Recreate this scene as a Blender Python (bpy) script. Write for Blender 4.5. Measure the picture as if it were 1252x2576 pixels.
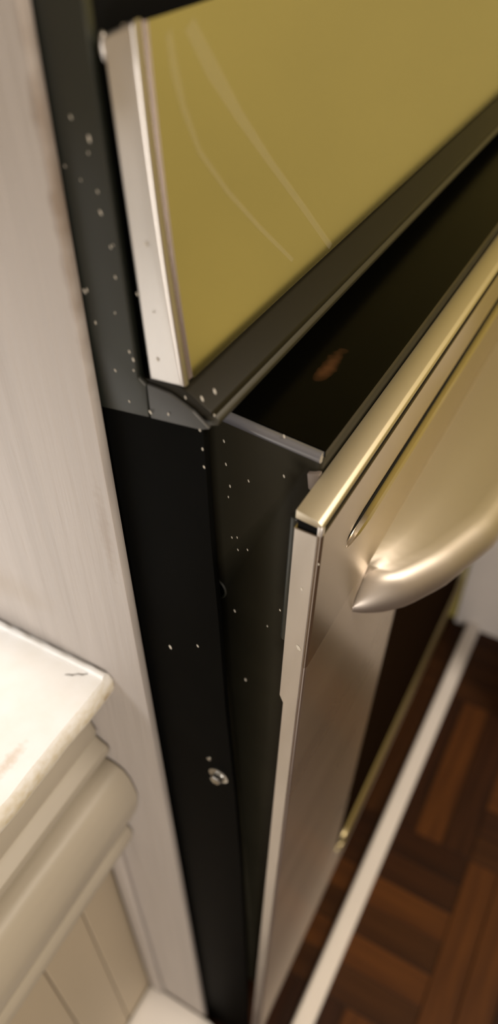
import bpy, bmesh, math, random
from mathutils import Matrix, Vector

# ---------------------------------------------------------------- clear
for o in list(bpy.data.objects):
    bpy.data.objects.remove(o, do_unlink=True)
scene = bpy.context.scene
COL = scene.collection
random.seed(7)

# ---------------------------------------------------------------- camera
cam_d = bpy.data.cameras.new('camera')
cam = bpy.data.objects.new('camera', cam_d)
COL.objects.link(cam)
rot = Matrix(((0.48035793, 0.60314605, -0.63676612),
              (-0.87702941, 0.32311610, -0.35554943),
              (-0.00869885, 0.72925361, 0.68418821)))
cam.matrix_world = Matrix.Translation((-0.24, 0.0, 1.39)) @ rot.to_4x4()
cam_d.sensor_fit = 'HORIZONTAL'
cam_d.sensor_width = 36.0
cam_d.lens = 36.0 * 1887.67 / 1252.0
cam_d.clip_start = 0.005
cam_d.dof.use_dof = True
cam_d.dof.focus_distance = 0.43
cam_d.dof.aperture_fstop = 7.5
scene.camera = cam

# ---------------------------------------------------------------- world, lights, exposure
w = bpy.data.worlds.new('world')
scene.world = w
w.use_nodes = True
w.node_tree.nodes['Background'].inputs[0].default_value = (1.0, 0.86, 0.68, 1)
w.node_tree.nodes['Background'].inputs[1].default_value = 0.05


def area(name, loc, target, size, power, color, size_y=None):
    d = bpy.data.lights.new(name, 'AREA')
    d.energy = power
    d.color = color
    d.size = size
    if size_y:
        d.shape = 'RECTANGLE'
        d.size_y = size_y
    o = bpy.data.objects.new(name, d)
    COL.objects.link(o)
    o.location = loc
    o.rotation_euler = (Vector(target) - Vector(loc)).to_track_quat('-Z', 'Y').to_euler()
    return o


WARM = (1.0, 0.84, 0.66)
area('under_cabinet_light', (-0.36, 0.48, 1.24), (-0.34, 0.42, 0.9), 0.35, 1.9, (0.98, 0.98, 1.0), 0.08)
area('left_fill_light', (-1.75, -0.85, 0.8), (0.0, 0.2, 0.6), 0.4, 23.0, (1.0, 0.92, 0.84))  # added fill from the left, no real fixture; evens out the panel
area('ceiling_light', (0.15, -0.95, 2.37), (0.35, -0.5, 0.0), 0.4, 31.0, (1.0, 0.87, 0.72))

scene.view_settings.view_transform = 'Standard'
scene.view_settings.look = 'None'
scene.view_settings.gamma = 1.0
scene.view_settings.use_curve_mapping = False
scene.view_settings.exposure = 0.0


# ---------------------------------------------------------------- materials
def mat(name, color, rough=0.5, metal=0.0, var=0.0, scale=(8, 8, 8), bump=0.0, bump_scale=None,
        color2=None, spec=0.5, coat=0.0, detail=4.0, rvar=0.0):
    m = bpy.data.materials.new(name)
    m.use_nodes = True
    nt = m.node_tree
    b = nt.nodes['Principled BSDF']
    b.inputs['Base Color'].default_value = (*color, 1)
    b.inputs['Roughness'].default_value = rough
    b.inputs['Metallic'].default_value = metal
    b.inputs['Specular IOR Level'].default_value = spec
    b.inputs['Coat Weight'].default_value = coat
    b.inputs['Coat Roughness'].default_value = 0.1
    tc = nt.nodes.new('ShaderNodeTexCoord')
    mp = nt.nodes.new('ShaderNodeMapping')
    mp.inputs['Scale'].default_value = scale
    nt.links.new(tc.outputs['Object'], mp.inputs['Vector'])
    no = nt.nodes.new('ShaderNodeTexNoise')
    no.inputs['Scale'].default_value = 1.0
    no.inputs['Detail'].default_value = detail
    nt.links.new(mp.outputs[0], no.inputs['Vector'])
    if color2 or var:
        c2 = color2 or tuple(min(1, c * (1 - var)) for c in color)
        r = nt.nodes.new('ShaderNodeValToRGB')
        r.color_ramp.elements[0].position = 0.3
        r.color_ramp.elements[1].position = 0.7
        r.color_ramp.elements[0].color = (*c2, 1)
        r.color_ramp.elements[1].color = (*color, 1)
        nt.links.new(no.outputs['Fac'], r.inputs[0])
        nt.links.new(r.outputs[0], b.inputs['Base Color'])
    if rvar:
        mr = nt.nodes.new('ShaderNodeMapRange')
        mr.inputs['To Min'].default_value = max(0, rough - rvar)
        mr.inputs['To Max'].default_value = rough + rvar
        nt.links.new(no.outputs['Fac'], mr.inputs['Value'])
        nt.links.new(mr.outputs[0], b.inputs['Roughness'])
    if bump:
        n2 = no
        if bump_scale:
            mp2 = nt.nodes.new('ShaderNodeMapping')
            mp2.inputs['Scale'].default_value = bump_scale
            nt.links.new(tc.outputs['Object'], mp2.inputs['Vector'])
            n2 = nt.nodes.new('ShaderNodeTexNoise')
            n2.inputs['Scale'].default_value = 1.0
            n2.inputs['Detail'].default_value = 3.0
            nt.links.new(mp2.outputs[0], n2.inputs['Vector'])
        bp = nt.nodes.new('ShaderNodeBump')
        bp.inputs['Strength'].default_value = bump
        bp.inputs['Distance'].default_value = 0.002
        nt.links.new(n2.outputs['Fac'], bp.inputs['Height'])
        nt.links.new(bp.outputs[0], b.inputs['Normal'])
    return m


def add_blotch(m, center, radii, color, strength=1.0, rough=None, noise=60.0):
    """mix a stain or painted shade (soft ellipsoid broken up by noise, object space) over the material's colour"""
    nt = m.node_tree
    b = nt.nodes['Principled BSDF']
    tc = nt.nodes.new('ShaderNodeTexCoord')
    mp = nt.nodes.new('ShaderNodeMapping')
    mp.vector_type = 'TEXTURE'
    mp.inputs['Location'].default_value = center
    mp.inputs['Scale'].default_value = radii
    nt.links.new(tc.outputs['Object'], mp.inputs['Vector'])
    ln = nt.nodes.new('ShaderNodeVectorMath')
    ln.operation = 'LENGTH'
    nt.links.new(mp.outputs[0], ln.inputs[0])
    nz = nt.nodes.new('ShaderNodeTexNoise')
    nz.inputs['Scale'].default_value = noise
    nt.links.new(tc.outputs['Object'], nz.inputs['Vector'])
    ad = nt.nodes.new('ShaderNodeMath')
    ad.operation = 'ADD'
    nt.links.new(ln.outputs['Value'], ad.inputs[0])
    nt.links.new(nz.outputs['Fac'], ad.inputs[1])
    mr = nt.nodes.new('ShaderNodeMapRange')
    mr.inputs['From Min'].default_value = 0.7
    mr.inputs['From Max'].default_value = 1.4
    mr.inputs['To Min'].default_value = strength
    mr.inputs['To Max'].default_value = 0.0
    nt.links.new(ad.outputs[0], mr.inputs['Value'])
    mx = nt.nodes.new('ShaderNodeMix')
    mx.data_type = 'RGBA'
    mx.inputs['B'].default_value = (*color, 1)
    src = b.inputs['Base Color']
    if src.is_linked:
        nt.links.new(src.links[0].from_socket, mx.inputs['A'])
    else:
        mx.inputs['A'].default_value = src.default_value
    nt.links.new(mr.outputs[0], mx.inputs['Factor'])
    nt.links.new(mx.outputs['Result'], src)


M = {}
M['panel_paint'] = mat('panel_paint', (0.43, 0.39, 0.36), 0.55, var=0.10, scale=(30, 70, 3.0),
                       bump=0.7, bump_scale=(90, 150, 9))
M['steel'] = mat('stainless_panel', (0.62, 0.60, 0.56), 0.10, 1.0, var=0.05, scale=(3, 3, 14), rvar=0.02)
M['fascia'] = mat('polished_fascia', (0.62, 0.55, 0.46), 0.25, 1.0, var=0.05, scale=(2, 2, 9))
M['steel_door'] = mat('stainless_door', (0.68, 0.61, 0.55), 0.28, 1.0, var=0.05, scale=(2, 2, 9), rvar=0.03)
def brushed(m, aniso=0.8, rot=0.25):
    nt = m.node_tree
    b = nt.nodes['Principled BSDF']
    tg = nt.nodes.new('ShaderNodeTangent')
    tg.direction_type = 'UV_MAP'
    nt.links.new(tg.outputs[0], b.inputs['Tangent'])
    b.inputs['Anisotropic'].default_value = aniso
    b.inputs['Anisotropic Rotation'].default_value = rot


brushed(M['steel_door'])
brushed(M['fascia'], 0.75)
M['steel_cap'] = mat('satin_cap', (0.66, 0.60, 0.48), 0.42, 1.0, var=0.05, scale=(2, 2, 9))
M['door_edge'] = mat('door_edge_steel', (0.80, 0.77, 0.74), 0.42, 1.0, var=0.10, scale=(20, 60, 14), rvar=0.05)
M['steel_edge'] = mat('stainless_edge', (0.60, 0.575, 0.55), 0.40, 1.0, var=0.12, scale=(20, 60, 14), rvar=0.06)
M['seam'] = mat('dark_seam_metal', (0.22, 0.17, 0.15), 0.45, 0.6, var=0.1)  # purplish-brown metal of the joint beside the end trim
M['charcoal'] = mat('charcoal_paint', (0.015, 0.017, 0.0125), 0.42, var=0.15, scale=(40, 40, 40))
M['black'] = mat('deep_black_paint', (0.0022, 0.0022, 0.0018), 0.6, var=0.2, scale=(30, 30, 30), spec=0.04)
M['band'] = mat('olive_black_band', (0.010, 0.0082, 0.0038), 0.45, spec=0.2, var=0.1)
M['liner'] = mat('black_enamel', (0.024, 0.0215, 0.0135), 0.5, var=0.2, scale=(20, 20, 20), spec=0.12)
M['edge_highlight'] = mat('highlight_enamel', (0.13, 0.13, 0.145), 0.25, var=0.1, coat=1.0)  # lightened bluish grey paints a highlight into the rolled edge
M['top_black'] = mat('black_liner_top', (0.0015, 0.0014, 0.001), 0.25, spec=0.06, var=0.2)  # darker copy of the liner enamel; shade painted into its top
M['void'] = mat('dark_void', (0.003, 0.003, 0.003), 0.8, spec=0.1, var=0.1)
M['glass'] = mat('dark_oven_glass', (0.012, 0.0065, 0.0035), 0.4, spec=0.0, var=0.1)  # flat dark brown without any reflection
M['glass'].node_tree.nodes['Principled BSDF'].inputs['IOR'].default_value = 1.12
M['screw'] = mat('zinc_screw', (0.55, 0.55, 0.53), 0.25, 1.0, var=0.2, scale=(300, 300, 300))
M['fleck'] = mat('cream_paint_chip', (0.62, 0.57, 0.48), 0.6, var=0.2)
M['slab'] = mat('white_stone', (0.90, 0.90, 0.89), 0.3, color2=(0.84, 0.82, 0.77), scale=(30, 30, 30), bump=0.3,
                bump_scale=(70, 70, 70))
M['mould'] = mat('cream_moulding_paint', (0.40, 0.355, 0.285), 0.45, var=0.07, scale=(4, 25, 25), bump=0.3,
                 bump_scale=(8, 60, 60))
M['plank'] = mat('tan_cabinet_paint', (0.41, 0.34, 0.245), 0.5, var=0.06, scale=(20, 20, 3))
M['white'] = mat('white_trim_paint', (0.84, 0.79, 0.75), 0.5, var=0.05)
M['yellow'] = mat('yellow_wall_paint', (0.53, 0.45, 0.12), 0.6, var=0.08, scale=(3, 3, 3))
M['cream_wall'] = mat('cream_wall_paint', (0.60, 0.52, 0.40), 0.7, var=0.06, scale=(2, 2, 2))
M['ceiling'] = mat('ceiling_paint', (0.75, 0.70, 0.62), 0.8, var=0.04, scale=(2, 2, 2))
M['grout'] = mat('floor_bed', (0.08, 0.038, 0.016), 0.6, color2=(0.05, 0.024, 0.011), scale=(3, 20, 3))
WOOD = []
for i, (c, c2) in enumerate([((0.058, 0.022, 0.007), (0.030, 0.011, 0.004)),
                             ((0.046, 0.0165, 0.006), (0.024, 0.009, 0.004)),
                             ((0.036, 0.0125, 0.005), (0.018, 0.007, 0.0035)),
                             ((0.105, 0.037, 0.009), (0.055, 0.019, 0.006))]):
    WOOD.append(mat('parquet_wood_%d' % i, c, 0.42, spec=0.12, color2=c2, scale=(5, 60, 60), detail=5.0, bump=0.1))
WOODY = []
for i, (c, c2) in enumerate([((0.058, 0.022, 0.007), (0.030, 0.011, 0.004)),
                             ((0.046, 0.0165, 0.006), (0.024, 0.009, 0.004)),
                             ((0.036, 0.0125, 0.005), (0.018, 0.007, 0.0035)),
                             ((0.105, 0.037, 0.009), (0.055, 0.019, 0.006))]):
    WOODY.append(mat('parquet_wood_cross_%d' % i, c, 0.42, spec=0.12, color2=c2, scale=(60, 5, 60), detail=5.0, bump=0.1))


# ---------------------------------------------------------------- mesh helpers
def link(name, me, m, parent=None, loc=None):
    o = bpy.data.objects.new(name, me)
    COL.objects.link(o)
    if m:
        if not me.materials:
            me.materials.append(m)
    if parent:
        o.parent = parent
    if loc:
        o.location = loc
    return o


def finish(bm, name, m, parent=None, loc=None, smooth=True, angle=35):
    bmesh.ops.recalc_face_normals(bm, faces=bm.faces[:])
    if name in ('door', 'upper_fascia', 'vent_lip', 'lower_rail'):
        uv = bm.loops.layers.uv.new('UVMap')
        for f_ in bm.faces:
            for lp in f_.loops:
                lp[uv].uv = (lp.vert.co.x, lp.vert.co.z + lp.vert.co.y * 0.3)
    me = bpy.data.meshes.new(name)
    bm.to_mesh(me)
    bm.free()
    if smooth:
        for p in me.polygons:
            p.use_smooth = True
        try:
            me.set_sharp_from_angle(angle=math.radians(angle))
        except Exception:
            pass
    return link(name, me, m, parent, loc)


def bm_box(x0, x1, y0, y1, z0, z1, bevel=0.0, seg=2):
    bm = bmesh.new()
    r = bmesh.ops.create_cube(bm, size=1.0)
    for v in r['verts']:
        v.co = Vector(((x0 + x1) / 2 + v.co.x * (x1 - x0), (y0 + y1) / 2 + v.co.y * (y1 - y0),
                       (z0 + z1) / 2 + v.co.z * (z1 - z0)))
    if bevel:
        bmesh.ops.bevel(bm, geom=bm.edges[:], offset=bevel, segments=seg, profile=0.5, affect='EDGES')
    return bm


def box(name, x0, x1, y0, y1, z0, z1, m, parent=None, bevel=0.0, seg=2):
    return finish(bm_box(x0, x1, y0, y1, z0, z1, bevel, seg), name, m, parent)


def bm_prism(profile, x0, x1, bevel=0.0, seg=2, which=None):
    """extrude a (y,z) outline along x"""
    bm = bmesh.new()
    a = [bm.verts.new((x0, y, z)) for y, z in profile]
    b = [bm.verts.new((x1, y, z)) for y, z in profile]
    n = len(profile)
    bm.faces.new(a[::-1])
    bm.faces.new(b)
    for i in range(n):
        bm.faces.new((a[i], a[(i + 1) % n], b[(i + 1) % n], b[i]))
    bmesh.ops.recalc_face_normals(bm, faces=bm.faces[:])
    if bevel:
        es = bm.edges[:] if which is None else [e for e in bm.edges if which(e)]
        bmesh.ops.bevel(bm, geom=es, offset=bevel, segments=seg, profile=0.5, affect='EDGES')
    return bm


def prism(name, profile, x0, x1, m, parent=None, bevel=0.0, seg=2, which=None, angle=35):
    return finish(bm_prism(profile, x0, x1, bevel, seg, which), name, m, parent, angle=angle)


def empty(name, loc=(0, 0, 0)):
    o = bpy.data.objects.new(name, None)
    o.empty_display_size = 0.05
    COL.objects.link(o)
    o.location = loc
    return o


def tag(o, label, cat=None, group=None, kind=None):
    if label:
        o['label'] = label
    if cat:
        o['category'] = cat
    if group:
        o['group'] = group
    if kind:
        o['kind'] = kind
    return o


# ---------------------------------------------------------------- the room
XW = 0.965           # right-hand wall
fl = box('floor', -2.0, XW, -2.2, 0.95, -0.05, -0.004, M['grout'])
tag(fl, 'dark brown wooden parquet floor laid in alternating squares', 'floor', kind='structure')
T = 0.317
tile_x0, tile_y0 = 0.12, -0.07
NF = 6
fw = T / NF
piece_me = {}


def finger_mesh(kind, mi):
    key = (kind, mi)
    if key not in piece_me:
        g = 0.0009
        if kind == 'x':
            bm = bm_box(-T / 2 + g, T / 2 - g, -fw / 2 + g, fw / 2 - g, -0.006, 0.0, 0.0008, 1)
        else:
            bm = bm_box(-fw / 2 + g, fw / 2 - g, -T / 2 + g, T / 2 - g, -0.006, 0.0, 0.0008, 1)
        bmesh.ops.recalc_face_normals(bm, faces=bm.faces[:])
        me = bpy.data.meshes.new('parquet_strip')
        bm.to_mesh(me)
        bm.free()
        me.materials.append((WOOD if kind == 'x' else WOODY)[mi])
        piece_me[key] = me
    return piece_me[key]


for i in range(-2, 3):
    for j in range(-3, 2):
        cx = tile_x0 + (i + 0.5) * T
        cy = tile_y0 + (j + 0.5) * T
        if cx + T / 2 > XW + 0.15:
            continue
        kind = 'x' if (i + j) % 2 else 'y'
        for k in range(NF):
            mi = random.choice([0, 0, 1, 1, 2, 2, 3])
            if i == 1 and j == 0:
                mi = [1, 3, 2, 0, 2, 1][k]
            if i == 0 and j == 0:
                mi = [0, 3, 0, 3, 1, 2][k]
            off = -T / 2 + (k + 0.5) * fw
            o = bpy.data.objects.new('parquet_strip', finger_mesh(kind, mi))
            COL.objects.link(o)
            o.parent = fl
            o.location = (cx, cy + off, 0.0006 * random.random()) if kind == 'x' else (cx + off, cy, 0.0006 * random.random())

wb = box('wall_back', -2.0, XW, 0.95, 1.0, -0.05, 2.45, M['cream_wall'])
tag(wb, 'cream painted wall behind the counter and the oven', 'wall', kind='structure')
wf = box('wall_front', -2.0, XW, -2.25, -2.2, -0.05, 2.45, M['cream_wall'])
tag(wf, 'cream painted wall facing the oven across the kitchen', 'wall', kind='structure')
wl = box('wall_left', -2.05, -2.0, -2.25, 1.0, -0.05, 2.45, M['cream_wall'])
tag(wl, 'cream painted wall at the far end of the counter', 'wall', kind='structure')
wr = box('wall_right', XW, XW + 0.05, -2.25, 1.0, -0.05, 2.45, M['yellow'])
tag(wr, 'yellow painted wall right of the oven, mirrored in its steel', 'wall', kind='structure')
ce = box('ceiling', -2.0, XW, -2.2, 0.95, 2.4, 2.45, M['ceiling'])
tag(ce, 'pale kitchen ceiling', 'ceiling', kind='structure')
tw = prism('trim_1', [(-0.32, 0.0), (-0.32, 0.76), (-0.05, 0.76), (-0.05, 0.60), (0.12, 0.60), (0.12, 0.0)], XW - 0.014, XW, M['white'], bevel=0.002)  # unseen taller part; outline stepped to shape its reflection in the door
tag(tw, 'low white board against the foot of the yellow wall', 'wall board', kind='structure')

# white strip that runs along the floor in front of the oven
st = prism('floor_trim_strip', [(0.061, 0.0), (0.061, 0.016), (0.064, 0.02), (0.088, 0.02), (0.091, 0.016), (0.091, 0.0)],
           0.0, XW - 0.022, M['white'])
st.location = (0.006, 0.009, 0.0)
st.rotation_euler = (0, 0, -0.0095)
tag(st, 'long narrow white strip on the floor along the foot of the oven', 'trim strip')

# unseen low white cupboard, added as a pale reflection for the oven door
lc = empty('added_cupboard', (0.84, -0.3, 0.0))
tag(lc, 'unseen low white cupboard added to be mirrored in the oven door', 'cupboard')


def in_parent(o, par):
    o.parent = par
    o.matrix_parent_inverse = Matrix.Translation(par.location).inverted()
    return o


in_parent(box('body', 0.735, 0.945, -0.56, -0.065, 0.0, 0.60, M['white'], bevel=0.004), lc)
in_parent(box('worktop', 0.722, 0.948, -0.57, -0.060, 0.6005, 0.622, M['white'], bevel=0.004), lc)
for ya, yb in ((-0.55, -0.318), (-0.307, -0.075)):
    dr = in_parent(box('cupboard_door', 0.722, 0.7345, ya, yb, 0.03, 0.585, M['white'], bevel=0.003), lc)

# ---------------------------------------------------------------- painted tall panel left of the oven
XP = -0.012
pa = empty('oven_cabinet', (XP, 0.5, 0.0))
tag(pa, 'grey-white painted tall cabinet side panel left of the black oven', 'cabinet panel')


side = prism('side_panel', [(0.2148, 0.0), (0.2148, 2.2), (0.94, 2.2), (0.94, 0.0)], XP, -0.0045, M['panel_paint'],
             bevel=0.0012)
in_parent(side, pa)
add_blotch(M['panel_paint'], (-0.012, 0.33, 0.985), (0.05, 0.05, 0.028), (0.36, 0.31, 0.26), 0.55, noise=40)  # soft shadow above the slab, painted into the panel colour
add_blotch(M['panel_paint'], (-0.012, 0.222, 1.085), (0.02, 0.006, 0.05), (0.30, 0.25, 0.21), 0.5, noise=200)
add_blotch(M['panel_paint'], (-0.008, 0.2135, 1.28), (0.02, 0.006, 0.11), (0.20, 0.15, 0.11), 0.8, noise=60)  # shade along the upper front edge, painted dark brown
ts = prism('corner_bead', [(0.285, 0.0745), (0.285, 0.62), (0.306, 0.62), (0.306, 0.0745)], XP - 0.006, XP, M['panel_paint'],
           bevel=0.002)
in_parent(ts, pa)

# ---------------------------------------------------------------- counter left of it
slab_prof = [(0.2445, 0.910), (0.2425, 0.916), (0.2425, 0.927), (0.2455, 0.932), (0.93, 0.932), (0.93, 0.906), (0.2485, 0.906)]
bm = bmesh.new()
NX, rng = 90, random.Random(3)
rows = []
for i in range(NX + 1):
    t = i / NX
    x = -1.6 + t * (XP - 0.0004 + 1.6)
    rag = (rng.random() - 0.5) * 0.0022
    rows.append([bm.verts.new((x, y + (rag if y < 0.3 else 0), z + (rng.random() - 0.5) * 0.0008)) for y, z in slab_prof])
for a, b in zip(rows[:-1], rows[1:]):
    n = len(a)
    for k in range(n):
        bm.faces.new((a[k], a[(k + 1) % n], b[(k + 1) % n], b[k]))
bm.faces.new(rows[0][::-1])
bm.faces.new(rows[-1])
slab = finish(bm, 'countertop', M['slab'])
tag(slab, 'bright white stone countertop with chipped rounded edge', 'countertop')
add_blotch(M['slab'], (-0.2, 0.2405, 0.914), (1.2, 0.0075, 0.026), (0.60, 0.51, 0.33), 0.85, noise=160)
add_blotch(M['slab'], (-0.022, 0.2435, 0.916), (0.006, 0.004, 0.006), (0.35, 0.24, 0.10), 0.8, noise=300)
add_blotch(M['slab'], (-0.10, 0.262, 0.932), (0.02, 0.006, 0.01), (0.62, 0.50, 0.38), 0.6, noise=250)
# uneven bead of filler between the slab and the painted panel
bm = bmesh.new()
prev = None
rng = random.Random(11)
ring_n = 6
for i in range(46):
    y = 0.246 + i * 0.006
    r = 0.0030 + 0.0018 * rng.random()
    ring = []
    for k in range(ring_n):
        a = 2 * math.pi * k / ring_n
        ring.append(bm.verts.new((XP - 0.0045 + r * 0.9 * math.cos(a), y, 0.931 + r * math.sin(a))))
    if prev:
        for k in range(ring_n):
            bm.faces.new((prev[k], prev[(k + 1) % ring_n], ring[(k + 1) % ring_n], ring[k]))
    else:
        bm.faces.new(ring)
    prev = ring
bm.faces.new(prev[::-1])
caulk = finish(bm, 'caulk_bead', M['slab'], parent=slab, angle=80)
tag(caulk, 'lumpy white filler along the slab end')
# scratch on the slab
bm = bmesh.new()
SA, SB = Vector((-0.0285, 0.2724, 0)), Vector((-0.0185, 0.2560, 0))
for q in range(9):
    p = SA.lerp(SB, q / 8) + Vector((0.0004 * math.sin(q * 2.1), 0.0004 * math.cos(q * 1.7), 0))
    d_ = 0.00022 + 0.00018 * (q % 3)
    bm.verts.new((p.x - d_, p.y - d_, 0.93245)); bm.verts.new((p.x + d_, p.y + d_, 0.93245))
bm.verts.ensure_lookup_table()
for q in range(8):
    bm.faces.new((bm.verts[2 * q], bm.verts[2 * q + 1], bm.verts[2 * q + 3], bm.verts[2 * q + 2]))
finish(bm, 'scratch', mat('pencil_grey', (0.30, 0.28, 0.26), 0.7, var=0.2), slab)

cab = empty('base_cabinet', (-0.8, 0.31, 0.0))
tag(cab, 'cream base cabinet with ogee moulding and boarded front under the white countertop', 'cabinet')
c = box('carcass', -1.6, XP - 0.002, 0.325, 0.93, 0.0, 0.905, M['plank'])
in_parent(c, cab)
top_mould = [(0.325, 0.9055), (0.29, 0.9055), (0.281, 0.89), (0.279, 0.85), (0.2775, 0.842), (0.2745, 0.832), (0.2765, 0.822),
             (0.272, 0.8185), (0.2655, 0.815), (0.2645, 0.808), (0.268, 0.799), (0.275, 0.791), (0.325, 0.790)]
o = prism('bead_moulding', top_mould, -1.6, XP - 0.0015, M['mould'], angle=50)
in_parent(o, cab)
ogee = [(0.325, 0.790), (0.272, 0.7895), (0.262, 0.788), (0.254, 0.7836), (0.2487, 0.774), (0.246, 0.762), (0.2442, 0.750),
        (0.2446, 0.741), (0.2475, 0.724), (0.2525, 0.706), (0.259, 0.687), (0.266, 0.670), (0.270, 0.664), (0.325, 0.664)]
o = prism('ogee_moulding', ogee, -1.6, XP - 0.0015, M['mould'], angle=50)
in_parent(o, cab)
low = [(0.325, 0.663), (0.267, 0.663), (0.2635, 0.656), (0.263, 0.648), (0.2655, 0.636), (0.272, 0.628), (0.325, 0.626)]
o = prism('lower_bead', low, -1.6, XP - 0.0015, M['mould'], angle=50)
in_parent(o, cab)
edges_x = [XP - 0.002, -0.069, -0.133, -0.197, -0.261, -0.325, -0.389, -0.453, -0.517]
for a, b in zip(edges_x[:-1], edges_x[1:]):
    o = box('front_board', b + 0.0008, a - 0.0008, 0.31, 0.3245, 0.073, 0.6255, M['plank'], bevel=0.0012, seg=1)
    in_parent(o, cab)
pl = prism('plinth', [(0.195, 0.0), (0.193, 0.055), (0.203, 0.070), (0.296, 0.072), (0.3095, 0.072), (0.3095, 0.0)], -1.6, XP - 0.002,
           mat('plinth_white', (0.93, 0.90, 0.87), 0.5, var=0.03), bevel=0.003)
in_parent(pl, cab)

# ---------------------------------------------------------------- the oven
W = 0.90
oven = empty('wall_oven', (0, 0, 0))
tag(oven, 'built-in black and stainless steel oven with its door standing slightly ajar', 'oven')

# chassis: open-fronted black box (left and right cheek, back, floor)
cheek = [(0.159, 1.1765), (0.1585, 1.10), (0.1565, 1.03), (0.155, 0.93), (0.1505, 0.81), (0.1475, 0.67), (0.1465, 0.42), (0.1455, 0.02),
         (0.60, 0.02), (0.60, 1.1765)]
prism('chassis_cheek', cheek, 0.001, 0.006, M['black'], oven, bevel=0.0008)
prism('chassis_cheek', cheek, W - 0.006, W - 0.001, M['black'], oven, bevel=0.0008)
box('chassis_back', 0.006, W - 0.006, 0.59, 0.60, 0.02, 1.17, M['void'], oven)
box('chassis_floor', 0.006, W - 0.006, 0.20, 0.588, 0.02, 0.04, M['void'], oven)

# upper housing
hs = [(0.1872, 1.1738), (0.2155, 1.1705), (0.60, 1.17), (0.60, 1.60), (0.232, 1.60), (0.228, 1.349), (0.1945, 1.349), (0.1915, 1.195), (0.1872, 1.192)]
prism('housing_side', hs, -0.003, 0.003, M['charcoal'], oven, bevel=0.001)
prism('housing_side', hs, W - 0.003, W + 0.003, M['charcoal'], oven, bevel=0.001)
prism('housing_front', [(0.198, 1.187), (0.199, 1.348), (0.24, 1.352), (0.24, 1.60), (0.58, 1.60), (0.58, 1.187)], 0.004, W - 0.004,
      M['void'], oven)

# control panel with rounded steel end trims
pb = (0.1672, 1.1965)     # bottom front
pt = (0.1755, 1.3375)     # top front
def panel_curve(dy, z_top=0.0, n=10):
    """front outline of the control panel, bottom to top: leans back most at its foot"""
    pts = []
    H = pt[1] - pb[1] + z_top
    for k in range(n + 1):
        t = k / n
        pts.append((pb[0] + dy + H * (0.125 * t - 0.045 * t * t - 0.02 * t), pb[1] + H * t))
    return pts


cv = panel_curve(0.0)
front = cv + [(cv[-1][0] + 0.011, pt[1] - 0.002), (pb[0] + 0.018, pb[1] - 0.002)]
o = prism('control_panel', front, 0.0075, W - 0.0075, M['steel'], oven)
for x0, x1 in ((-0.0005, 0.0052), (W - 0.0052, W + 0.0005)):
    cv = panel_curve(0.0, 0.0012)
    tr = [(cv[0][0], cv[0][1] - 0.0008)] + cv[1:] + [(pt[0] + 0.0150, pt[1] - 0.0045), (pb[0] + 0.0195, pb[1] - 0.0025)]
    t_ = prism('end_trim', tr, x0, x1, M['steel_edge'], oven, bevel=0.0020, seg=5,
               which=lambda e: abs(e.verts[0].co.x - e.verts[1].co.x) < 1e-6)
    tag(t_, 'polished steel end trim of the control panel')
    sv = panel_curve(0.0009)
    sp = sv + [(sv[-1][0] + 0.009, sv[-1][1] - 0.003), (pb[0] + 0.014, pb[1])]
    s_ = prism('trim_seam', sp, 0.0053 if x0 < 0.1 else x0 - 0.002, 0.0074 if x0 < 0.1 else x0 - 0.0003, M['seam'], oven)
# bent burr at the top corner of the left trim
bm = bmesh.new()
bmesh.ops.create_icosphere(bm, subdivisions=2, radius=1.0)
for v in bm.verts:
    k = 1 + 0.35 * math.sin(5 * v.co.z + 2 * v.co.y)
    v.co = Vector((0.0008 + v.co.x * 0.0016, 0.1905 + v.co.y * 0.0012 * k, 1.3295 + v.co.z * 0.0050 - v.co.y * 0.001))
finish(bm, 'bent_corner', M['steel_edge'], oven, angle=80)
# faint wipe marks on the steel
M['wipe'] = mat('wipe_mark_film', (0.80, 0.74, 0.62), 0.6, 0.0, var=0.1)
M['wipe'].node_tree.nodes['Principled BSDF'].inputs['Alpha'].default_value = 0.06
for pts, wd in (([(0.0194, 0.1756, 1.3321), (0.021, 0.1753, 1.3206), (0.025, 0.1749, 1.3064), (0.0336, 0.1741, 1.2882), (0.053, 0.173, 1.2663), (0.0796, 0.1712, 1.2409), (0.1136, 0.1686, 1.2104)], 0.0024),
                ([(0.0335, 0.1756, 1.3323), (0.0471, 0.1752, 1.3154), (0.0673, 0.1744, 1.2933), (0.0949, 0.1729, 1.2658), (0.1282, 0.1707, 1.234), (0.1628, 0.1675, 1.1993)], 0.0040)):
    bm = bmesh.new()
    pv = None
    for k, (x, y, z) in enumerate(pts):
        wv = wd * (0.5 + 0.5 * math.sin(math.pi * min(1, (k + 0.6) / 3)))
        a = bm.verts.new((x - wv, y - 0.0004, z - wv * 0.5))
        b = bm.verts.new((x + wv, y - 0.0004, z + wv * 0.5))
        if pv:
            bm.faces.new((pv[0], pv[1], b, a))
        pv = (a, b)
    finish(bm, 'wipe_mark', M['wipe'], oven)
# dark band under the control panel: sloping ledge and lighter lip
band = [(0.2005, 1.1935), (0.170, 1.1955), (0.1665, 1.1945), (0.1535, 1.1865), (0.1525, 1.184), (0.200, 1.1735)]
prism('lower_band', band, 0.0, W, M['band'], oven, bevel=0.0008)
lip = [(0.1525, 1.1838), (0.1505, 1.1815), (0.1510, 1.1785), (0.156, 1.1765), (0.19, 1.1755)]
prism('band_lip', lip, 0.002, W - 0.002, mat('olive_lip', (0.024, 0.021, 0.011), 0.45, var=0.1), oven, bevel=0.0005)
cap = [(0.1868, 1.1735), (0.1868, 1.1930), (0.175, 1.1915), (0.162, 1.1855), (0.1535, 1.1785), (0.158, 1.1765)]
prism('band_end_cap', cap, -0.0025, -0.0003, mat('grey_end_cap', (0.042, 0.042, 0.040), 0.45, var=0.1), oven, bevel=0.0004)


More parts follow.
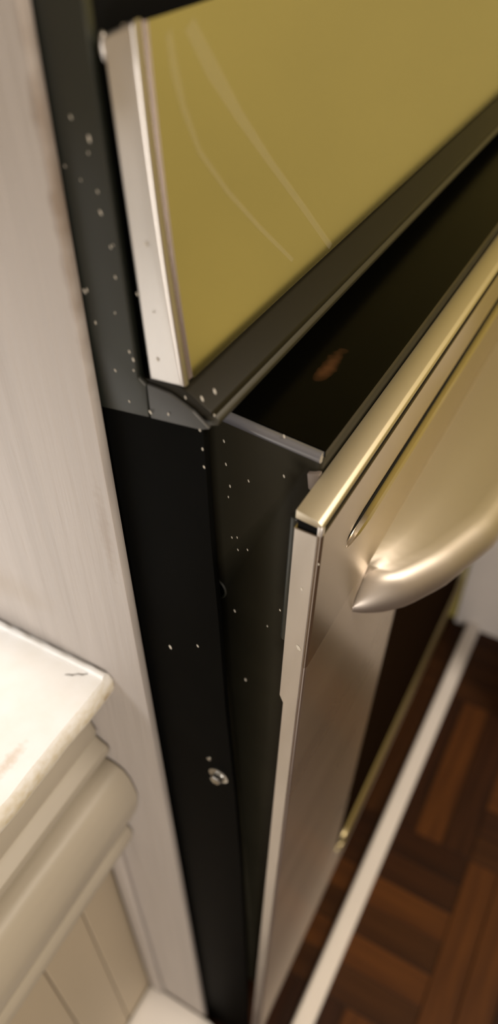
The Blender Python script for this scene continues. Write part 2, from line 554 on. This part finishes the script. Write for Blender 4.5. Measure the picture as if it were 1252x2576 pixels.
def lathe_x(name, pts, center, m, parent, n=24, hexn=None):
    """revolve (r, x) points round the x axis; x negative sticks out to the left"""
    bm = bmesh.new()
    rings = []
    for r, x in pts:
        rings.append([bm.verts.new((center[0] + x, center[1] + r * math.cos(2 * math.pi * k / n), center[2] + r * math.sin(2 * math.pi * k / n)))
                      for k in range(n)])
    for a, b in zip(rings[:-1], rings[1:]):
        for k in range(n):
            bm.faces.new((a[k], a[(k + 1) % n], b[(k + 1) % n], b[k]))
    bm.faces.new(rings[0])
    bm.faces.new(rings[-1][::-1])
    return finish(bm, name, m, parent, angle=30)


sc = lathe_x('screw', [(0.0088, 0.0), (0.0088, -0.0012), (0.0062, -0.0018), (0.0060, -0.002)], (0.001, 0.1645, 0.833), M['screw'], oven)
lathe_x('screw_head', [(0.0052, -0.001), (0.0052, -0.0055), (0.0042, -0.0065), (0.0015, -0.0062)], (0.001, 0.1645, 0.833), M['screw'], sc, n=6)
lathe_x('rivet', [(0.0022, 0.0), (0.0020, -0.0010), (0.0008, -0.0016)], (0.001, 0.1725, 0.852), M['screw'], oven, n=12)

# ---------------------------------------------------------------- the door (own frame: origin at its top front left corner, tilted)
TILT = math.atan(0.0335)
DT = 0.0150        # width of the steel return at the side
door_prof = [(0.0, -0.1205), (DT, -0.1205), (DT, -0.158), (DT - 0.0028, -0.165), (DT - 0.0028, -1.05), (0.0, -1.05)]
bm = bm_prism(door_prof, 0.0, W, 0.0024, 4,
              lambda e: (abs(e.verts[0].co.y) < 1e-6 and abs(e.verts[1].co.y) < 1e-6 and abs(e.verts[0].co.x - e.verts[1].co.x) < 1e-6))
door = finish(bm, 'door', M['steel_door'], oven)
door.location = (0.0, 0.0933, 1.1424)
door.rotation_euler = (TILT, 0, 0)
tag(door, 'stainless steel oven door')
# brushed returns on the two side edges
for x0, x1 in ((-0.0008, 0.0), (W, W + 0.0008)):
    prism('edge_trim', [(0.0024, -0.0098), (DT - 0.0002, -0.0098), (DT - 0.0002, -0.158), (DT - 0.003, -0.165), (DT - 0.003, -1.048), (0.0024, -1.048)],
          x0, x1, M['door_edge'], door, bevel=0.0003, seg=1)
fas = bm_prism([(0.0, -0.0095), (DT, -0.0095), (DT, -0.1205), (0.0, -0.1205)], 0.0, W, 0.0024, 4,
               lambda e: (abs(e.verts[0].co.y) < 1e-6 and abs(e.verts[1].co.y) < 1e-6 and abs(e.verts[0].co.x - e.verts[1].co.x) < 1e-6))
fas_o = finish(fas, 'upper_fascia', M['fascia'], door)
tag(fas_o, 'polished steel strip above the door handle')
top = [(0.0015, -0.0048), (0.0, -0.0038), (0.0008, -0.0018), (0.003, -0.0004), (0.0150, 0.0022), (0.0150, -0.0035)]
prism('top_cap', top, 0.0, W, M['steel_cap'], door, bevel=0.0004)
box('top_joint', 0.0012, W - 0.0012, 0.0012, 0.0140, -0.0094, -0.0036, M['void'], door)
# small steel hem that closes the joint at the corner
box('corner_hem', -0.0006, 0.0035, 0.0002, 0.0030, -0.0097, -0.0030, M['door_edge'], door, bevel=0.0008)
# vent: black strip painting the shade of a slit, with a projecting lip
NS = 28


def tapered_strip(name, x0, x1, prof, m, taper=0.05, parent=None, pitch=0.0, drop=0.0):
    """strip along x that shrinks to a point at its ends. prof: (w outward, z) around a centre line"""
    bm = bmesh.new()
    rows = []
    cz = sum(z for _, z in prof) / len(prof)
    for i in range(NS + 1):
        t = i / NS
        t = 0.5 - 0.5 * math.cos(math.pi * t)
        x = x0 + (x1 - x0) * t
        d = min(x - x0, x1 - x)
        s = max(0.02, min(1.0, math.sqrt(max(0.0, 1 - (1 - min(1, d / taper)) ** 2))))
        rows.append([bm.verts.new((x, -wv * s, cz + (z - cz) * s + pitch * (1 - s) - drop * t)) for wv, z in prof])
    for a, b in zip(rows[:-1], rows[1:]):
        n = len(a)
        for k in range(n):
            bm.faces.new((a[k], a[(k + 1) % n], b[(k + 1) % n], b[k]))
    bm.faces.new(rows[0][::-1])
    bm.faces.new(rows[-1])
    return finish(bm, name, m, parent, angle=40)


tapered_strip('vent_slit_shade', 0.040, W - 0.040, [(-0.002, -0.0425), (0.0004, -0.0425), (0.0004, -0.047), (-0.002, -0.047)], M['void'], 0.03, door, -0.004)
tapered_strip('vent_lip', 0.042, W - 0.042, [(-0.002, -0.047), (0.0035, -0.0475), (0.0045, -0.050), (0.0035, -0.053), (-0.002, -0.060)],
              M['fascia'], 0.03, door, -0.004)

# handle: a crescent shelf that grows out of the door with a rounded nose
bm = bmesh.new()
HX0, HX1 = 0.078, W - 0.078
NH = 64
rows = []


def bow(x):
    u = min(x - HX0, HX1 - x)
    pts = [(0, 0), (0.006, 0.009), (0.015, 0.019), (0.03, 0.033), (0.06, 0.050), (0.11, 0.068), (0.2, 0.082), (0.4, 0.088)]
    for (a, b), (c_, d_) in zip(pts[:-1], pts[1:]):
        if u <= c_:
            return b + (d_ - b) * (u - a) / (c_ - a)
    return 0.088


for i in range(NH + 1):
    t = i / NH
    t = 0.5 - 0.5 * math.cos(math.pi * t)
    x = HX0 + (HX1 - HX0) * t
    d = bow(x)
    e = min(1.0, 0.10 + d / 0.028)
    zt, zb = -0.122, -0.172
    zc = -0.150
    th = 0.021 * e
    r = min(d, 0.024)
    row = [(-0.003, zc + (zt - zc) * (0.35 + 0.65 * e)), (max(d - r, 0) * 0.5, zc + (zt - zc) * (0.35 + 0.65 * e) * 0.9), (max(d - r, 0), zc + th * 0.92)]
    for k in range(1, 9):
        a = math.pi / 2 - math.pi * k / 9
        row.append((max(d - r, 0) + r * math.cos(a), zc + th * math.sin(a)))
    row += [(max(d - r, 0), zc - th), (-0.003, zc - 0.022 * (0.35 + 0.65 * e))]
    rows.append([bm.verts.new((x, -wv, z)) for wv, z in row])
for a, b in zip(rows[:-1], rows[1:]):
    n = len(a)
    for k in range(n):
        bm.faces.new((a[k], a[(k + 1) % n], b[(k + 1) % n], b[k]))
bm.faces.new(rows[0][::-1])
bm.faces.new(rows[-1])
M['steel_handle'] = mat('satin_handle', (0.53, 0.48, 0.43), 0.46, 1.0, var=0.04)
hd = finish(bm, 'handle', M['steel_handle'], door, angle=60)
tag(hd, 'curved satin steel handle bowing out from the oven door')

# window
bm = bmesh.new()
gq = [(0.236, -0.8745), (W - 0.07, -0.905), (W - 0.07, -0.22), (0.236, -0.22)]
ga = [bm.verts.new((x, -0.0016, z)) for x, z in gq]
gb = [bm.verts.new((x, 0.004, z)) for x, z in gq]
bm.faces.new(ga)
bm.faces.new(gb[::-1])
for k in range(4):
    bm.faces.new((ga[k], gb[k], gb[(k + 1) % 4], ga[(k + 1) % 4]))
gl = finish(bm, 'window_glass', M['glass'], door)
tag(gl, 'flat dark glass of the oven window')
# lower vent rail, two ridges with a dark groove
M['olive_rail'] = mat('olive_steel_rail', (0.30, 0.25, 0.14), 0.35, 1.0, var=0.1)
tapered_strip('lower_rail', 0.245, W - 0.02, [(-0.002, -0.875), (0.006, -0.877), (0.0075, -0.880), (0.006, -0.883), (-0.002, -0.886)], M['olive_rail'], 0.02, door, -0.004, 0.035)
tapered_strip('lower_groove', 0.240, W - 0.02, [(-0.002, -0.886), (0.005, -0.886), (0.005, -0.892), (-0.002, -0.892)], M['void'], 0.02, door, -0.004, 0.035)
tapered_strip('lower_rail', 0.234, W - 0.02, [(-0.002, -0.892), (0.006, -0.893), (0.0085, -0.896), (0.007, -0.900), (-0.002, -0.904)], M['olive_rail'], 0.02, door, -0.004, 0.035)

# black enamel liner behind the steel skin
ln_prof = [(0.0160, 0.0135), (0.20, 0.0290), (0.20, -0.93), (0.0160, -0.93)]
bm = bm_prism(ln_prof, 0.03, W - 0.03, 0.004, 4)
liner = finish(bm, 'door_liner', M['liner'], door)
tag(liner, 'black enamelled box behind the steel door skin')
for xe in (0.0312, W - 0.0312):
    bm = bmesh.new()
    n = 10
    ra = []
    for yy, zz in ((0.0165, 0.0125), (0.05, 0.0152), (0.10, 0.0195), (0.199, 0.0278)):
        ra.append([bm.verts.new((xe + 0.0032 * math.cos(2 * math.pi * k / n), yy, zz - 0.0012 + 0.0032 * math.sin(2 * math.pi * k / n))) for k in range(n)])
    for a, b in zip(ra[:-1], ra[1:]):
        for k in range(n):
            bm.faces.new((a[k], a[(k + 1) % n], b[(k + 1) % n], b[k]))
    bm.faces.new(ra[0])
    bm.faces.new(ra[-1][::-1])
    le = finish(bm, 'rolled_edge', M['edge_highlight'], liner, angle=60)
lt = prism('liner_top', [(0.0158, 0.0100), (0.0158, 0.0138), (0.018, 0.0143), (0.199, 0.0296), (0.199, 0.0288), (0.020, 0.0130)], 0.0335, W - 0.0335, M['top_black'], liner)
# punched hole in the liner's left side
cut_me = bpy.data.meshes.new('cut')
bm = bmesh.new()
bmesh.ops.create_cone(bm, cap_ends=True, segments=28, radius1=0.0095, radius2=0.0095, depth=0.02,
                      matrix=Matrix.Translation((0.03, 0.0815, -0.124)) @ Matrix.Rotation(math.pi / 2, 4, 'Y'))
bm.to_mesh(cut_me)
bm.free()
cut = bpy.data.objects.new('cut', cut_me)
COL.objects.link(cut)
cut.parent = door
bo = liner.modifiers.new('hole', 'BOOLEAN')
bo.operation = 'DIFFERENCE'
bo.object = cut
bo.solver = 'EXACT'
dg = bpy.context.evaluated_depsgraph_get()
new_me = bpy.data.meshes.new_from_object(liner.evaluated_get(dg))
liner.modifiers.clear()
liner.data = new_me
bpy.data.objects.remove(cut, do_unlink=True)
add_blotch(M['top_black'], (0.101, 0.044, 0.020), (0.024, 0.006, 0.02), (0.08, 0.035, 0.014), 0.8, noise=90)
# ring of the hole, small pale tab and seal behind the corner
bm = bmesh.new()
n = 28
ra = [[bm.verts.new((0.03 + x, 0.0815 + r * math.cos(2 * math.pi * k / n), -0.124 + r * math.sin(2 * math.pi * k / n))) for k in range(n)]
      for r, x in ((0.0096, 0.0012), (0.0094, -0.0006), (0.0102, -0.0009), (0.0112, 0.0003))]
for a, b in zip(ra[:-1], ra[1:]):
    for k in range(n):
        bm.faces.new((a[k], a[(k + 1) % n], b[(k + 1) % n], b[k]))
finish(bm, 'hole_rim', M['charcoal'], liner)
tab = prism('pale_tab', [(0.0155, 0.003), (0.0155, -0.011), (0.021, -0.009), (0.0225, 0.001)], 0.0275, 0.0315,
            mat('dull_tab_metal', (0.30, 0.25, 0.22), 0.5, 0.4, var=0.2), door, bevel=0.0008)
bm = bmesh.new()
bmesh.ops.create_cone(bm, cap_ends=True, segments=16, radius1=0.0028, radius2=0.0028, depth=0.10,
                      matrix=Matrix.Translation((0.0062, 0.0172, -0.058)))
bmesh.ops.bevel(bm, geom=[e for e in bm.edges if e.calc_face_angle(0) > 1.0], offset=0.0012, segments=2, profile=0.5, affect='EDGES')
finish(bm, 'door_seal', M['charcoal'], door)

# ---------------------------------------------------------------- flecks of paint stuck to the black metal
fm = bpy.data.meshes.new('paint_fleck')
bm = bmesh.new()
bmesh.ops.create_icosphere(bm, subdivisions=1, radius=1.0)
bm.to_mesh(fm)
bm.free()
fm.materials.append(M['fleck'])


for x, y, z, r in [(-0.0032, 0.2068, 1.3059, 0.45), (-0.0032, 0.1995, 1.2993, 0.72), (-0.0032, 0.2009, 1.294, 0.32), (-0.0032, 0.2138, 1.2872, 0.33), (-0.0032, 0.2068, 1.283, 0.28), (-0.0032, 0.1991, 1.2798, 0.38), (-0.0032, 0.1991, 1.2715, 0.58), (-0.0032, 0.1964, 1.2577, 0.4), (-0.0032, 0.195, 1.2588, 0.25), (-0.0032, 0.2219, 1.233, 0.7), (-0.0032, 0.2148, 1.2337, 0.69), (-0.0032, 0.2131, 1.2347, 0.53), (-0.0032, 0.2182, 1.2267, 0.38), (-0.0032, 0.2212, 1.219, 0.55), (-0.0032, 0.2174, 1.2169, 0.61), (-0.0032, 0.2113, 1.2191, 0.49), (-0.0032, 0.1961, 1.2445, 0.41), (-0.0032, 0.1991, 1.2271, 0.32), (-0.0032, 0.194, 1.2088, 0.44), (-0.0032, 0.1923, 1.2051, 0.55), (-0.0032, 0.2179, 1.1929, 0.46), (-0.0032, 0.2039, 1.1959, 0.45), (-0.0032, 0.1929, 1.1992, 0.33), (-0.0032, 0.1981, 1.1801, 0.41), (-0.0032, 0.1861, 1.1777, 0.63), (-0.0032, 0.1755, 1.1801, 0.45), (-0.0008, 0.1803, 1.2073, 0.54), (-0.0008, 0.1797, 1.2613, 0.58), (-0.0008, 0.1797, 1.2312, 0.31), (-0.0008, 0.1874, 1.2378, 0.46), (0.0, 0.1579, 1.1927, 0.77), (0.0, 0.1509, 1.1989, 0.75), (0.0, 0.1671, 1.1904, 0.5), (0.0, 0.1517, 1.1855, 0.39), (0.0, 0.1604, 1.174, 0.51), (0.0008, 0.1962, 0.9794, 1.04), (0.0008, 0.1736, 0.9951, 0.69), (0.0008, 0.1598, 1.1507, 0.48), (0.0008, 0.16, 1.162, 0.47), (0.0298, 0.1654, 1.1451, 0.57), (0.0298, 0.1647, 1.1295, 0.58), (0.0298, 0.1626, 1.1145, 0.6), (0.0298, 0.1639, 1.1059, 0.47), (0.0298, 0.1507, 1.1232, 0.52), (0.0298, 0.1301, 1.1609, 0.6), (0.0298, 0.1295, 1.1351, 0.56), (0.0298, 0.1625, 1.0741, 0.5), (0.0298, 0.1589, 1.0758, 0.49), (0.0298, 0.1586, 1.0655, 0.5), (0.0298, 0.152, 1.0687, 0.5), (0.0298, 0.1623, 1.0059, 0.7), (0.0298, 0.1552, 0.9325, 0.86), (0.0298, 0.1381, 1.0046, 0.46), (-0.001, 0.1025, 1.0915, 0.69), (-0.001, 0.0941, 1.1148, 0.42), (-0.001, 0.1023, 1.0408, 1.22), (-0.001, 0.1146, 1.0673, 0.46)]:
    o = bpy.data.objects.new('paint_fleck', fm)
    COL.objects.link(o)
    o.parent = oven
    o.location = (x, y, z)
    o.scale = (0.00025, r * 0.001, r * 0.0022)
    o.rotation_euler = (random.uniform(-0.6, -0.1), 0, 0)
